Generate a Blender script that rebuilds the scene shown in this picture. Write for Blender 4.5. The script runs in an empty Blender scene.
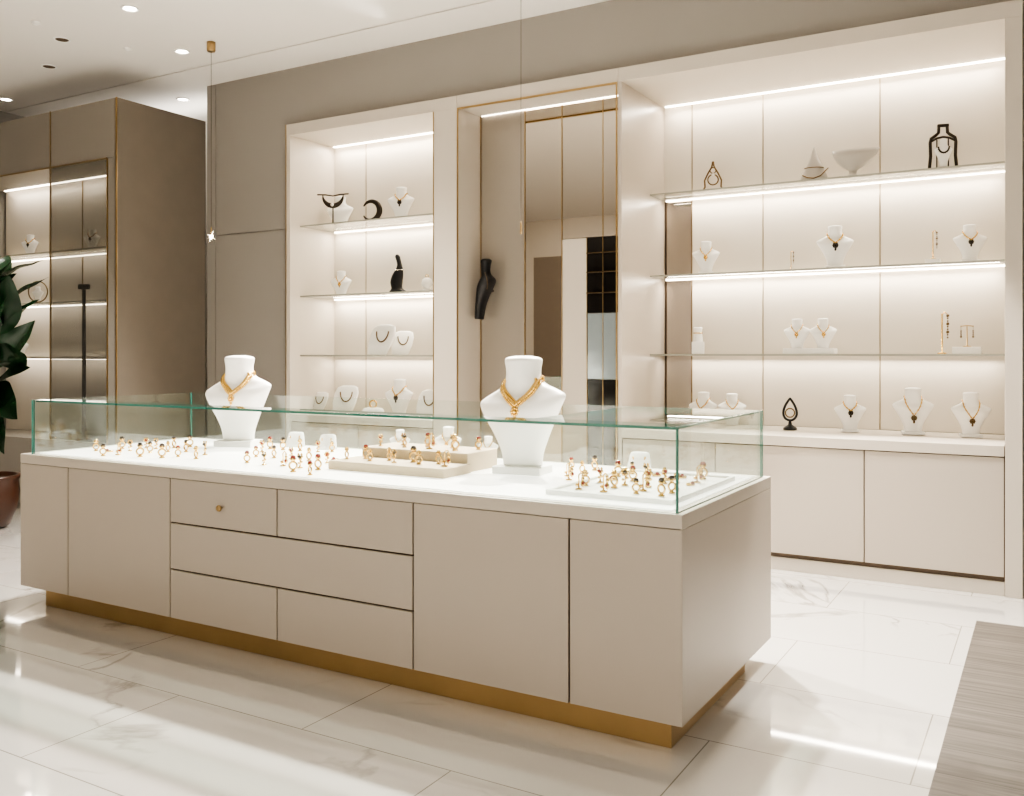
import bpy, bmesh, math, random
from mathutils import Vector, Matrix
random.seed(4)
YAW=math.radians(30.4); S=math.sin(YAW); C=math.cos(YAW); F=917.0; HZ=354.0; H=1.25
scene=bpy.context.scene

# measurement helpers : world X of a sight line on a plane Y, world XY on a plane Z
def XY(u,Y):
    r=(u-512)/F
    return Y*(-S+r*C)/(C+r*S)
def on_z(u,v,z):
    t=(H-z)*F/(v-HZ); r=(u-512)/F
    return (t*(-S+r*C), t*(C+r*S))

# ------------------------------------------------------------ materials
def newmat(name):
    m=bpy.data.materials.new(name); m.use_nodes=True
    return m, m.node_tree, m.node_tree.nodes['Principled BSDF']
def mat(name,col,rough=.5,metal=0,spec=.5,noise=0.04,scale=12,emit=None,es=0,bump=0,coat=0):
    m,nt,b=newmat(name)
    b.inputs['Roughness'].default_value=rough; b.inputs['Metallic'].default_value=metal
    b.inputs['Specular IOR Level'].default_value=spec
    b.inputs['Coat Weight'].default_value=coat
    tc=nt.nodes.new('ShaderNodeTexCoord'); n=nt.nodes.new('ShaderNodeTexNoise')
    n.inputs['Scale'].default_value=scale; n.inputs['Detail'].default_value=4
    nt.links.new(tc.outputs['Object'],n.inputs['Vector'])
    mx=nt.nodes.new('ShaderNodeMix'); mx.data_type='RGBA'
    mx.inputs[6].default_value=(*[c*(1-noise) for c in col],1)
    mx.inputs[7].default_value=(*[min(1,c*(1+noise)) for c in col],1)
    nt.links.new(n.outputs['Fac'],mx.inputs[0]); nt.links.new(mx.outputs[2],b.inputs['Base Color'])
    if emit:
        b.inputs['Emission Color'].default_value=(*emit,1); b.inputs['Emission Strength'].default_value=es
    return m
def glassmat(name,tint,gloss=(1,1,1),ior=1.5,extra=None,fac=0):
    m=bpy.data.materials.new(name); m.use_nodes=True; nt=m.node_tree; nt.nodes.clear()
    o=nt.nodes.new('ShaderNodeOutputMaterial'); t=nt.nodes.new('ShaderNodeBsdfTransparent'); g=nt.nodes.new('ShaderNodeBsdfGlossy')
    t.inputs[0].default_value=(*tint,1); g.inputs['Color'].default_value=(*gloss,1); g.inputs['Roughness'].default_value=.0
    f=nt.nodes.new('ShaderNodeFresnel')
    ge=nt.nodes.new('ShaderNodeNewGeometry'); mi=nt.nodes.new('ShaderNodeMix'); mi.data_type='FLOAT'
    mi.inputs[2].default_value=ior; mi.inputs[3].default_value=1/ior
    nt.links.new(ge.outputs['Backfacing'],mi.inputs[0]); nt.links.new(mi.outputs[0],f.inputs['IOR'])
    mx=nt.nodes.new('ShaderNodeMixShader')
    nt.links.new(f.outputs[0],mx.inputs[0]); nt.links.new(t.outputs[0],mx.inputs[1]); nt.links.new(g.outputs[0],mx.inputs[2])
    out=mx
    if extra:
        d=nt.nodes.new('ShaderNodeBsdfDiffuse'); d.inputs[0].default_value=(*extra,1)
        m2=nt.nodes.new('ShaderNodeMixShader'); m2.inputs[0].default_value=fac
        nt.links.new(mx.outputs[0],m2.inputs[1]); nt.links.new(d.outputs[0],m2.inputs[2]); out=m2
    nt.links.new(out.outputs[0],o.inputs[0])
    return m
def emis(name,col,s):
    m,nt,b=newmat(name)
    b.inputs['Base Color'].default_value=(*col,1); b.inputs['Emission Color'].default_value=(*col,1); b.inputs['Emission Strength'].default_value=s
    return m

M_panel=mat('beige_lacquer',(.525,.47,.405),.32,noise=.02,scale=3)
M_panel2=mat('light_beige_lacquer',(.60,.548,.478),.42,noise=.02,scale=3)
M_gap=mat('shadow_gap_brown',(.11,.078,.053),.6)
M_wall=mat('greige_wall_panel',(.34,.318,.288),.55,noise=.03,scale=2)
M_taupe=mat('taupe_brown_panel',(.195,.168,.138),.5,noise=.08,scale=6)
M_taupe2=mat('taupe_header_panel',(.31,.284,.25),.5,noise=.04,scale=4)
M_niche=mat('warm_white_niche',(.69,.64,.565),.5,noise=.02,scale=3)
M_brass=mat('brushed_brass',(.50,.36,.19),.28,1,noise=.1,scale=20)
M_plinth=mat('satin_brass_plinth',(.47,.34,.18),.30,.92,noise=.10,scale=6)
M_brassdull=mat('dull_brass_edge',(.40,.31,.20),.4,.8,noise=.1,scale=20)
M_gold=mat('polished_gold',(.76,.52,.19),.18,1,noise=.05)
M_silver=mat('pale_silver',(.7,.66,.58),.25,1)
M_white=mat('white_leatherette',(.90,.89,.86),.42,noise=.01)
M_bone=mat('pale_bone_lacquer',(.50,.47,.43),.35,noise=.02)
M_deck=mat('white_deck_added_glow',(.92,.91,.88),.25,noise=.01,emit=(1,.96,.90),es=.85)  # glow added to whiten the deck, no lamp underneath
M_black=mat('black_velvet',(.010,.010,.012),.45)
M_dark=mat('dark_bronze',(.05,.04,.032),.35,.7)
M_cord=mat('dark_cord',(.10,.085,.07),.7)
M_bronze=mat('antique_bronze',(.18,.125,.07),.3,.85)
M_tray=mat('beige_suede_tray',(.52,.43,.31),.7)
M_red=mat('amber_red_gem',(.22,.018,.008),.12,0,coat=.5)
M_onyx=mat('onyx_gem',(.03,.012,.01),.1,0,coat=.5)
M_gem=mat('pale_gem',(.85,.80,.72),.08,.2)
M_ceil=mat('painted_ceiling',(.82,.79,.745),.8,noise=.01)
M_led=emis('led_warm_white',(1,.89,.74),9)
M_lamp=emis('downlight_lamp',(1,.93,.84),25)
M_spark=emis('warm_spark',(1,.84,.62),22)
M_glass=glassmat('clear_glass',(.955,.985,.972),ior=1.55)
M_edge=mat('green_glass_edge',(.05,.20,.165),.1,0,emit=(.10,.36,.30),es=.09)  # faint glow put into the edge colour, the glass is no lamp
M_shelf=glassmat('shelf_glass',(.92,.94,.92),ior=1.3,extra=(.60,.56,.50),fac=.28)
M_shelfedge=mat('shelf_edge',(.38,.38,.33),.2)
M_smoke=mat('smoked_mirror',(.42,.38,.34),.08,.9)
M_mirror=mat('bronze_mirror',(.60,.555,.495),.015,1,noise=0)
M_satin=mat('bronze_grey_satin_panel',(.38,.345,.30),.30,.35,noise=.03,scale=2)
M_blue=mat('pale_blue_reflection',(.36,.42,.45),.12,.3)  # flat colour of a painted mirror reflection
M_doorglass=glassmat('tinted_door_glass',(.68,.68,.67),ior=1.55,extra=(.26,.25,.235),fac=.08)
M_leaf=mat('dark_green_leaf',(.009,.036,.013),.25,noise=.4,scale=9)
M_trunk=mat('woody_trunk',(.12,.07,.04),.8,noise=.3)
M_pot=mat('glazed_brown_pot',(.055,.022,.012),.3,noise=.2)
M_soil=mat('potting_soil',(.04,.025,.015),.95,noise=.4)
M_door=mat('taupe_door',(.24,.20,.16),.5)
M_darkglass=mat('dark_window_and_reflection',(.015,.013,.012),.1)  # dark window, also the painted dark reflection in the mirror bay

def floor_material():
    m,nt,b=newmat('polished_marble_tiles'); N=nt.nodes; L=nt.links
    tc=N.new('ShaderNodeTexCoord')
    def noise(scale,detail,dist,vec=None):
        n=N.new('ShaderNodeTexNoise'); n.inputs['Scale'].default_value=scale; n.inputs['Detail'].default_value=detail
        n.inputs['Distortion'].default_value=dist; L.new(vec or tc.outputs['Object'],n.inputs['Vector']); return n
    W=(.69,.672,.64,1)
    br=N.new('ShaderNodeTexBrick'); br.offset=.5; br.inputs['Scale'].default_value=1
    br.inputs['Brick Width'].default_value=1.2; br.inputs['Row Height'].default_value=.6
    br.inputs['Mortar Size'].default_value=.0024; br.inputs['Mortar Smooth'].default_value=.1
    br.inputs['Color1'].default_value=(0,0,0,1); br.inputs['Color2'].default_value=(1,1,1,1); br.inputs['Bias'].default_value=0
    mp=N.new('ShaderNodeMapping'); mp.inputs['Location'].default_value=(.35,.12,0); L.new(tc.outputs['Object'],mp.inputs[0]); L.new(mp.outputs[0],br.inputs['Vector'])
    add=N.new('ShaderNodeVectorMath'); add.operation='MULTIPLY_ADD'; add.inputs[1].default_value=(7,5,3)
    L.new(br.outputs['Color'],add.inputs[0]); L.new(tc.outputs['Object'],add.inputs[2])
    n1=noise(.8,7,1.2,add.outputs[0])
    a=N.new('ShaderNodeMath'); a.operation='SUBTRACT'; a.inputs[1].default_value=.5; L.new(n1.outputs['Fac'],a.inputs[0])
    ab=N.new('ShaderNodeMath'); ab.operation='ABSOLUTE'; L.new(a.outputs[0],ab.inputs[0])
    r=N.new('ShaderNodeValToRGB'); r.color_ramp.elements[0].position=0; r.color_ramp.elements[0].color=(.38,.36,.335,1)
    r.color_ramp.elements[1].position=.016; r.color_ramp.elements[1].color=W
    L.new(ab.outputs[0],r.inputs[0])
    n2=noise(1.3,3,.5,add.outputs[0])
    r2=N.new('ShaderNodeValToRGB'); r2.color_ramp.elements[0].position=.48; r2.color_ramp.elements[0].color=(1,1,1,1)
    r2.color_ramp.elements[1].position=.62; r2.color_ramp.elements[1].color=(0,0,0,1); L.new(n2.outputs['Fac'],r2.inputs[0])
    mx=N.new('ShaderNodeMix'); mx.data_type='RGBA'; mx.inputs[7].default_value=W
    L.new(r2.outputs[0],mx.inputs[0]); L.new(r.outputs[0],mx.inputs[6])
    mo=N.new('ShaderNodeMix'); mo.data_type='RGBA'; mo.inputs[7].default_value=(.36,.34,.31,1)
    L.new(br.outputs['Fac'],mo.inputs[0]); L.new(mx.outputs[2],mo.inputs[6]); L.new(mo.outputs[2],b.inputs['Base Color'])
    b.inputs['Roughness'].default_value=.05; b.inputs['Specular IOR Level'].default_value=1.0
    b.inputs['Coat Weight'].default_value=1.0; b.inputs['Coat Roughness'].default_value=.04; b.inputs['Coat IOR'].default_value=1.6
    return m
M_floor=floor_material()
def wood_material():
    m,nt,b=newmat('grey_wood_planks'); N=nt.nodes; L=nt.links
    tc=N.new('ShaderNodeTexCoord'); mp=N.new('ShaderNodeMapping'); mp.inputs['Scale'].default_value=(1.2,28,1); L.new(tc.outputs['Object'],mp.inputs[0])
    n=N.new('ShaderNodeTexNoise'); n.inputs['Scale'].default_value=2; n.inputs['Detail'].default_value=8; L.new(mp.outputs[0],n.inputs['Vector'])
    r=N.new('ShaderNodeValToRGB'); r.color_ramp.elements[0].position=.3; r.color_ramp.elements[0].color=(.075,.065,.055,1)
    r.color_ramp.elements[1].position=.7; r.color_ramp.elements[1].color=(.165,.146,.126,1); L.new(n.outputs['Fac'],r.inputs[0])
    br=N.new('ShaderNodeTexBrick'); br.inputs['Scale'].default_value=1; br.inputs['Brick Width'].default_value=1.6; br.inputs['Row Height'].default_value=.2; br.inputs['Mortar Size'].default_value=.002
    L.new(tc.outputs['Object'],br.inputs['Vector'])
    mx=N.new('ShaderNodeMix'); mx.data_type='RGBA'; mx.inputs[7].default_value=(.05,.042,.035,1)
    L.new(br.outputs['Fac'],mx.inputs[0]); L.new(r.outputs[0],mx.inputs[6]); L.new(mx.outputs[2],b.inputs['Base Color'])
    b.inputs['Roughness'].default_value=.5
    return m
M_wood=wood_material()

# ------------------------------------------------------------ mesh helpers
def merge(bm,t,M=None):
    if M is not None: bmesh.ops.transform(t,matrix=M,verts=t.verts)
    me=bpy.data.meshes.new('tmp'); t.to_mesh(me); t.free(); bm.from_mesh(me); bpy.data.meshes.remove(me)
def add_box(bm,x0,x1,y0,y1,z0,z1,bev=0,M=None):
    t=bmesh.new(); bmesh.ops.create_cube(t,size=1)
    for v in t.verts:
        v.co=Vector(((x0+x1)/2+v.co.x*(x1-x0),(y0+y1)/2+v.co.y*(y1-y0),(z0+z1)/2+v.co.z*(z1-z0)))
    if bev: bmesh.ops.bevel(t,geom=t.edges[:],offset=bev,segments=2,affect='EDGES',profile=.5)
    merge(bm,t,M)
def add_loft(bm,secs,seg=32,M=None,n=2.0):
    t=bmesh.new(); rings=[]
    for s in secs:
        z,rx,ry,cx,cy=s; ring=[]
        for i in range(seg):
            a=2*math.pi*i/seg; ca,sa=math.cos(a),math.sin(a)
            ring.append(t.verts.new((cx+rx*math.copysign(abs(ca)**(2/n),ca),cy+ry*math.copysign(abs(sa)**(2/n),sa),z)))
        rings.append(ring)
    for k in range(len(rings)-1):
        for i in range(seg):
            j=(i+1)%seg; t.faces.new((rings[k][i],rings[k][j],rings[k+1][j],rings[k+1][i]))
    t.faces.new(list(reversed(rings[0]))); t.faces.new(rings[-1])
    merge(bm,t,M)
def add_lathe(bm,prof,seg=24,M=None):
    add_loft(bm,[(z,r,r,0,0) for r,z in prof],seg,M)
def add_tube(bm,pts,r,seg=8,closed=False,M=None):
    t=bmesh.new(); pts=[Vector(p) for p in pts]; n=len(pts); rings=[]; up=None
    for i,p in enumerate(pts):
        a=pts[(i-1)%n] if (closed or i>0) else p; b=pts[(i+1)%n] if (closed or i<n-1) else p
        d=(b-a).normalized()
        if up is None:
            up=Vector((0,0,1)) if abs(d.z)<.9 else Vector((0,1,0))
        sd=d.cross(up).normalized(); up=sd.cross(d).normalized()
        rr=r[i] if isinstance(r,(list,tuple)) else r
        rings.append([t.verts.new(p+rr*(math.cos(2*math.pi*k/seg)*sd+math.sin(2*math.pi*k/seg)*up)) for k in range(seg)])
    m=n if closed else n-1
    for k in range(m):
        A=rings[k];B=rings[(k+1)%n]
        for i in range(seg):
            j=(i+1)%seg; t.faces.new((A[i],A[j],B[j],B[i]))
    if not closed:
        t.faces.new(list(reversed(rings[0]))); t.faces.new(rings[-1])
    merge(bm,t,M)
def add_ball(bm,p,r,sub=2,sc=(1,1,1)):
    t=bmesh.new(); bmesh.ops.create_icosphere(t,subdivisions=sub,radius=r)
    merge(bm,t,Matrix.Translation(p)@Matrix.Diagonal((*sc,1)))
def fin(bm,name,ma,smooth=False):
    bmesh.ops.recalc_face_normals(bm,faces=bm.faces)
    me=bpy.data.meshes.new(name); bm.to_mesh(me); bm.free()
    for m in (ma if isinstance(ma,list) else [ma]): me.materials.append(m)
    if smooth:
        for p in me.polygons: p.use_smooth = len(p.vertices)<=4
    return me
def mesh(name,ma,fn,smooth=True):
    bm=bmesh.new(); fn(bm); return fin(bm,name,ma,smooth)

# part tuple: (name, mesh, offset, label, subparts)
def part(n,me,off=(0,0,0),label=None,subs=()): return (n,me,Vector(off),label,list(subs))
def pbox(n,x0,x1,y0,y1,z0,z1,ma,bev=.002,label=None,subs=()):
    cx,cy=(x0+x1)/2,(y0+y1)/2
    bm=bmesh.new(); add_box(bm,x0-cx,x1-cx,y0-cy,y1-cy,0,z1-z0,bev)
    return (n,fin(bm,n,ma),Vector((cx,cy,z0)),label,[(a,b,c-Vector((cx,cy,z0)),d,e) for a,b,c,d,e in subs])
def link(o): bpy.context.collection.objects.link(o)
def thing(name,label,cat,loc,parts,rot=0,scale=1,group=None,world=False,tilt=0):
    e=bpy.data.objects.new(name,None); e.empty_display_size=.05; link(e)
    e.location=loc; e.rotation_euler=(tilt,0,rot); e.scale=(scale,)*3
    e['label']=label; e['category']=cat
    if group: e['group']=group
    sub=Vector(loc) if world else Vector((0,0,0))
    def mk(p,par,sub):
        n,me,off,lab,subs=p
        o=bpy.data.objects.new(n,me); link(o); o.parent=par; o.location=off-sub
        if lab: o['label']=lab
        for s in subs: mk(s,o,Vector((0,0,0)))
    for p in parts: mk(p,e,sub)
    return e
def solo(name,label,cat,me,loc,rot=0,group=None,scale=1):
    o=bpy.data.objects.new(name,me); link(o); o.location=loc; o.rotation_euler=(0,0,rot); o.scale=(scale,)*3
    o['label']=label; o['category']=cat
    if group: o['group']=group
    return o
def struct(name,boxes,ma,label=None,bev=0):
    bm=bmesh.new()
    for b in boxes: add_box(bm,*b,bev)
    o=bpy.data.objects.new(name,fin(bm,name,ma)); link(o); o['kind']='structure'
    if label: o['label']=label
    return o
def glass_pane(n,x0,x1,y0,y1,z0,z1,ma=None,ed=None,label=None):
    p=pbox(n,x0,x1,y0,y1,z0,z1,[ma or M_glass, ed or M_edge],0,label)
    ar=max(f.area for f in p[1].polygons)
    for f in p[1].polygons: f.material_index=0 if f.area>ar*.9 else 1
    return p

# ------------------------------------------------------------ room shell
CE=3.53
struct('floor',[(-8.6,3.1,-2.6,8,-.1,0)],M_floor)
struct('floor_wood',[(-.297,3.0,-2.45,4.80,0,.003)],M_wood,'grey wood plank floor area')
struct('ceiling',[(-8.6,3.1,-2.6,5.02,CE,CE+.1),(-8.6,3.1,5.04,8,CE,CE+.1),(-8.6,3.1,5.02,5.04,CE+.03,CE+.1)],M_ceil)
struct('wall_back',[(-5.215,3.0,5.42,6.3,3.065,CE),(-6.08,-5.215,5.42,6.3,0,2.246),(-6.08,-5.215,5.42,6.3,2.254,CE),
   (-6.19,-6.088,5.42,6.3,0,CE),(-6.088,-5.215,5.43,6.3,0,CE),(-.118,3.0,5.42,6.3,0,3.065),(-5.215,-.118,6.2,6.3,0,3.065)],M_wall)
struct('wall_back.001',[(-8.6,-6.19,6.3,6.7,0,CE)],M_ceil)
struct('wall_left',[(-8.6,-8.5,-2.6,6.6,0,CE)],M_wall)
struct('wall_right',[(3.0,3.1,-2.6,6.3,0,CE)],M_wall)
struct('wall_front',[(-8.5,3.0,-2.6,-2.5,0,CE)],M_panel2)
struct('baseboard_back',[(-.11,3.0,5.405,5.42,0,.1)],M_panel,bev=.002)
struct('trim_1',[(-.11,-.095,5.41,5.42,.1,3.06)],M_brass)
struct('door_1',[(-7.63,-7.1,-2.5,-2.46,0,2.9)],M_door)
struct('window_1',[(-6.64,-6.0,-2.5,-2.47,.4,2.9)],M_darkglass)
struct('trim_2',[(-6.68,-6.64,-2.5,-2.44,.4,2.95),(-6.0,-5.96,-2.5,-2.44,.4,2.95),(-6.64,-6.0,-2.5,-2.44,2.9,2.95)]+[(-6.63,-6.01,-2.47,-2.44,z,z+.012) for z in (1.0,1.5,2.0,2.4)],M_bronze)

# ------------------------------------------------------------ display counter
cx0,cx1,cy0,cy1=-4.44,-.98,2.71,3.755
P=(-2.71,3.23,0)
ZB,ZT=.095,.706; g=.0035
parts=[pbox('body',cx0+.012,cx1-.012,cy0+.012,cy1-.012,ZB,ZT,M_gap,0),
       pbox('plinth',-4.307,-1.034,2.760,3.572,0,ZB,M_plinth,.002,'satin brass toe plinth'),
       pbox('end_panel',cx1-.012,cx1,cy0+.001,cy1,ZB,ZT-.001,M_panel,.0015),
       pbox('end_panel',cx0,cx0+.012,cy0+.001,cy1,ZB,ZT-.001,M_panel,.0015),
       pbox('back_panel',cx0+.013,cx1-.013,cy1-.012,cy1,ZB,ZT-.001,M_panel,.0015),
       pbox('worktop',cx0,cx1,cy0,cy1,ZT,.752,M_panel2,.003,'pale beige lacquered top slab'),
       pbox('deck',-4.35,-1.03,2.755,3.685,.752,.757,M_deck,.001,'white display deck with added glow')]
xs={u:XY(u,cy0) for u in (68,170,277,413,569)}
dr=[(cx0,xs[68]),(xs[68],xs[170]),(xs[413],xs[569]),(xs[569],cx1)]
for a,b in dr: parts.append(pbox('door',a+g,b-g,cy0,cy0+.011,ZB,ZT-.002,M_panel,.0015))
rows=[(.512,ZT-.002),(.308,.512),(ZB,.308)]
kx=XY(222,cy0); kb=bmesh.new()
add_lathe(kb,[(.004,0),(.004,.01),(.013,.014),(.014,.02),(.009,.025)],16,Matrix.Rotation(math.radians(90),4,'X'))
knob=fin(kb,'knob',M_brass,True)
z0,z1=rows[0]
parts.append(pbox('drawer',xs[170]+g,xs[277]-g,cy0,cy0+.011,z0+g,z1,M_panel,.0015,subs=[part('knob',knob,(kx,cy0,.603),'small round brass knob')]))
parts.append(pbox('drawer',xs[277]+g,xs[413]-g,cy0,cy0+.011,z0+g,z1,M_panel,.0015))
z0,z1=rows[1]
parts.append(pbox('drawer',xs[170]+g,xs[413]-g,cy0,cy0+.011,z0+g,z1-g,M_panel,.0015))
z0,z1=rows[2]
parts.append(pbox('drawer',xs[170]+g,xs[277]-g,cy0,cy0+.011,z0,z1-g,M_panel,.0015))
parts.append(pbox('drawer',xs[277]+g,xs[413]-g,cy0,cy0+.011,z0,z1-g,M_panel,.0015))
GT=1.022
parts+= [glass_pane('glass_pane',-4.365,-1.0,2.722,2.732,.752,GT),
         glass_pane('glass_pane',-4.365,-1.0,3.70,3.71,.752,GT),
         glass_pane('glass_pane',-1.010,-1.0,2.733,3.699,.752,GT),
         glass_pane('glass_pane',-4.365,-4.355,2.733,3.699,.752,GT),
         glass_pane('glass_top',-4.350,-1.014,2.736,2.85,GT-.010,GT),
         glass_pane('glass_top',-1.58,-1.014,2.852,3.696,GT-.010,GT)]
thing('display_counter','long beige lacquered jewelry counter with glass case and brass plinth','display counter',P,parts,world=True)

# ------------------------------------------------------------ wall display units
FY=5.35; HT=2.975; TP=3.062
def led(x0,x1,y,z,name='light_strip'):
    return pbox(name,x0,x1,y-.008,y+.008,z-.008,z,M_led,0,'glowing warm white light strip')
def arealight(x0,x1,y,z,W,w=.04,rx=0,col=(1,.905,.78)):
    d=bpy.data.lights.new('strip_light','AREA'); d.shape='RECTANGLE'; d.size=x1-x0; d.size_y=w; d.energy=W; d.color=col
    o=bpy.data.objects.new('strip_light',d); link(o); o.location=((x0+x1)/2,y,z); o.rotation_euler=(rx,0,0)
    return o
# right unit
bx0,bx1,by=-2.335,-.2,6.09
cs=[XY(763,by),XY(880,by)]
xd=XY(692,by)
pr=[pbox('side_panel',-2.36,bx0,FY,by+.02,0,HT,M_panel),pbox('side_panel',bx1,-.12,FY,by+.02,0,HT,M_panel2),
    pbox('header',-2.36,-.12,FY,by+.02,HT,TP,M_panel2),
    pbox('backing',bx0,bx1,by+.012,by+.02,.777,HT,M_gap,0),
    pbox('back_panel',xd+.003,cs[0]-.003,by,by+.01,.778,HT,M_niche),pbox('back_panel',cs[0]+.003,cs[1]-.003,by,by+.01,.778,HT,M_niche),
    pbox('back_panel',cs[1]+.003,bx1,by,by+.01,.778,HT,M_niche),
    pbox('back_panel',bx0,xd-.003,by,by+.01,2.345,HT,M_niche),
    pbox('mirror_strip',bx0+.02,xd-.006,by,by+.01,.778,2.33,M_smoke,0,'narrow smoked mirror strip'),
    pbox('brass_seam',xd-.0025,xd+.0025,by-.002,by+.01,.778,HT,M_brassdull,0),
    pbox('brass_seam',cs[0]-.0025,cs[0]+.0025,by-.001,by+.01,.778,HT,M_brassdull,0),pbox('brass_seam',cs[1]-.0025,cs[1]+.0025,by-.001,by+.01,.778,HT,M_brassdull,0),
    led(bx0+.02,bx1-.02,by-.03,HT)]
thing('wall_display_cabinet','beige open wall display niche with lit back panels','display cabinet',(-1.24,5.72,0),pr,world=True)
def shelf(x0,x1,y0,y1,z,lab,lit=True,W=7):
    th=.012
    sp=[glass_pane('shelf_panel',x0,x1,y0,y1,z-th,z,M_shelf,M_shelfedge)]
    if lit: sp.append(pbox('light_strip',x0+.02,x1-.02,y1-.022,y1-.012,z-th-.007,z-th,M_led,0,'glowing warm white light strip'))
    thing('glass_shelf',lab,'shelf',((x0+x1)/2,(y0+y1)/2,z-th),sp,world=True,group='glass display shelves')
    arealight(x0+.05,x1-.05,y1-.06,z-th-.015,W,rx=math.radians(-8))  # lowest shelf has no strip, its area light is added fill
SY=5.82
RZ=[2.33,1.78,1.25]
for i,z in enumerate(RZ): shelf(bx0+.002,bx1-.002,SY,by-.004,z,'glass shelf across the wall niche',i<2,W=(8.5,8.5,5)[i])
arealight(bx0+.05,bx1-.05,by-.07,HT-.02,9,rx=math.radians(-8))
def base_cab(x0,x1,splits,yb,lab):
    ps=[pbox('body',x0,x1,FY+.02,yb,.075,.72,M_gap,0),pbox('plinth',x0,x1,FY+.012,yb,0,.074,M_panel2,.001)]
    xs_=[x0]+splits+[x1]
    for a,b in zip(xs_[:-1],xs_[1:]): ps.append(pbox('door',a+.003,b-.003,FY+.004,FY+.02,.10,.715,M_panel,.0015))
    thing('base_cabinet',lab,'cabinet',((x0+x1)/2,(FY+yb)/2,0),ps,world=True,group='low wall cabinets')
    ob=pbox('cabinet_worktop',x0+.001,x1-.001,FY-.004,yb,.721,.777,M_panel2,.002)
    solo('cabinet_worktop','pale beige worktop on the low wall cabinet','worktop',ob[1],ob[2])
base_cab(bx0+.002,bx1-.002,[XY(715,FY),XY(864,FY)],by-.003,'beige low cabinet with flush doors under the niche')
# left unit
lx0,lx1,ly=-5.168,-3.79,5.87
ls=XY(366,ly)
pl=[pbox('side_panel',-5.21,lx0,FY,ly+.02,0,HT,M_panel2),pbox('side_panel',lx1,-3.59,FY,ly+.02,0,HT,M_panel2),
    pbox('header',-5.21,-3.59,FY,ly+.02,HT,TP,M_panel2),
    pbox('back_panel',lx0,ls-.003,ly,ly+.02,.778,HT,M_niche),pbox('back_panel',ls+.003,lx1,ly,ly+.02,.778,HT,M_niche),
    pbox('brass_seam',ls-.0025,ls+.0025,ly-.001,ly+.02,.778,HT,M_brassdull,0),
    pbox('brass_trim',-5.212,-5.206,FY-.004,FY-.0005,0,TP,M_brass,0),
    pbox('brass_trim',lx1,lx1+.006,FY-.004,FY-.0005,.8,HT,M_brass,0),
    led(lx0+.02,lx1-.02,ly-.03,HT)]
thing('wall_display_cabinet','beige open wall display niche with warm lighting','display cabinet',(-4.4,5.6,0),pl,world=True)
LZ=[2.275,1.715,1.243]
for i,z in enumerate(LZ): shelf(lx0+.002,lx1-.002,5.46,ly-.004,z,'glass shelf across the smaller wall niche',i<2,W=(5.5,5.5,4)[i])
arealight(lx0+.05,lx1-.05,ly-.07,HT-.02,7,rx=math.radians(-8))
base_cab(lx0+.002,lx1-.002,[-4.48],ly-.003,'beige low cabinet under the smaller niche')
# mirror bay
mx0,mx1,my=-3.577,-2.372,5.64
m1,m2,m3=XY(525,my),XY(562,my),XY(587,my)
ZM=2.04
a0=mx0+.006; a4=mx1-.001
pm=[pbox('side_panel',-3.588,mx0,FY,my+.03,.4,HT,M_panel2),
    pbox('header',-3.588,-2.362,FY,my+.03,HT,TP,M_panel2),pbox('lower_panel',-3.588,-2.362,FY,my+.03,0,.4,M_panel2),
    pbox('brass_frame',-3.585,-3.574,FY-.006,FY-.0005,.4,HT,M_brass,.001),pbox('brass_frame',-2.374,-2.363,FY-.006,FY-.0005,.4,HT,M_brass,.001),
    pbox('brass_frame',-3.572,-2.374,FY-.006,FY+.01,HT-.012,HT,M_brass,.001),
    pbox('light_strip',mx0+.02,mx1-.02,my-.014,my-.010,HT-.004,HT,M_led,0,'glowing warm white light strip'),
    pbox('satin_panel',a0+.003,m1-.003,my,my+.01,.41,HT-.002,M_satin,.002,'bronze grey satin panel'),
    pbox('mirror_panel',m1+.003,m2-.003,my,my+.01,.41,HT-.002,M_mirror,.002,'tall bronze mirror'),
    pbox('mirror_panel',m2+.003,a4-.003,my,my+.01,ZM+.004,HT-.002,M_mirror,.002,'tall bronze mirror'),
    pbox('satin_panel',m2+.003,m3-.003,my,my+.01,.41,ZM,M_panel2,.002,'pale beige narrow panel painted as a reflection'),  # from here down, reflections painted as flat coloured panels
    pbox('dark_reflection',m3+.003,a4-.003,my,my+.01,1.53,ZM,M_darkglass,.002,'dark glossy strip painted as reflected shelving'),
    pbox('blue_reflection',m3+.003,a4-.003,my,my+.01,1.08,1.526,M_blue,.002,'pale bluish panel painted as a reflection'),
    pbox('dark_reflection',m3+.003,a4-.003,my,my+.01,.41,1.076,M_darkglass,.002,'dark glossy lower panel painted as a reflection')]
for a,zt in ((a0,HT-.002),(m1,HT-.002),(m2,HT-.002),(m3,ZM),(a4-.004,HT-.002)):
    pm.append(pbox('brass_seam',a-.0025,a+.0025,my-.004,my+.012,.41,zt,M_brass,0))
xm_=XY(603,my)
pm.append(pbox('brass_seam',xm_-.002,xm_+.002,my-.004,my+.0,.41,HT-.002,M_brass,0))
for z in (1.66,1.80,1.93):
    pm.append(pbox('reflected_shelf',m3+.006,a4-.012,my-.03,my-.005,z,z+.006,M_bronze,.001,'thin bronze ledge shaped as a reflected shelf'))  # ledges imitate shelves reflected in the mirror
thing('mirror_cabinet','recessed tall mirror bay with thin brass frame','mirror',(-2.97,5.5,0),pm,world=True)

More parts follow.
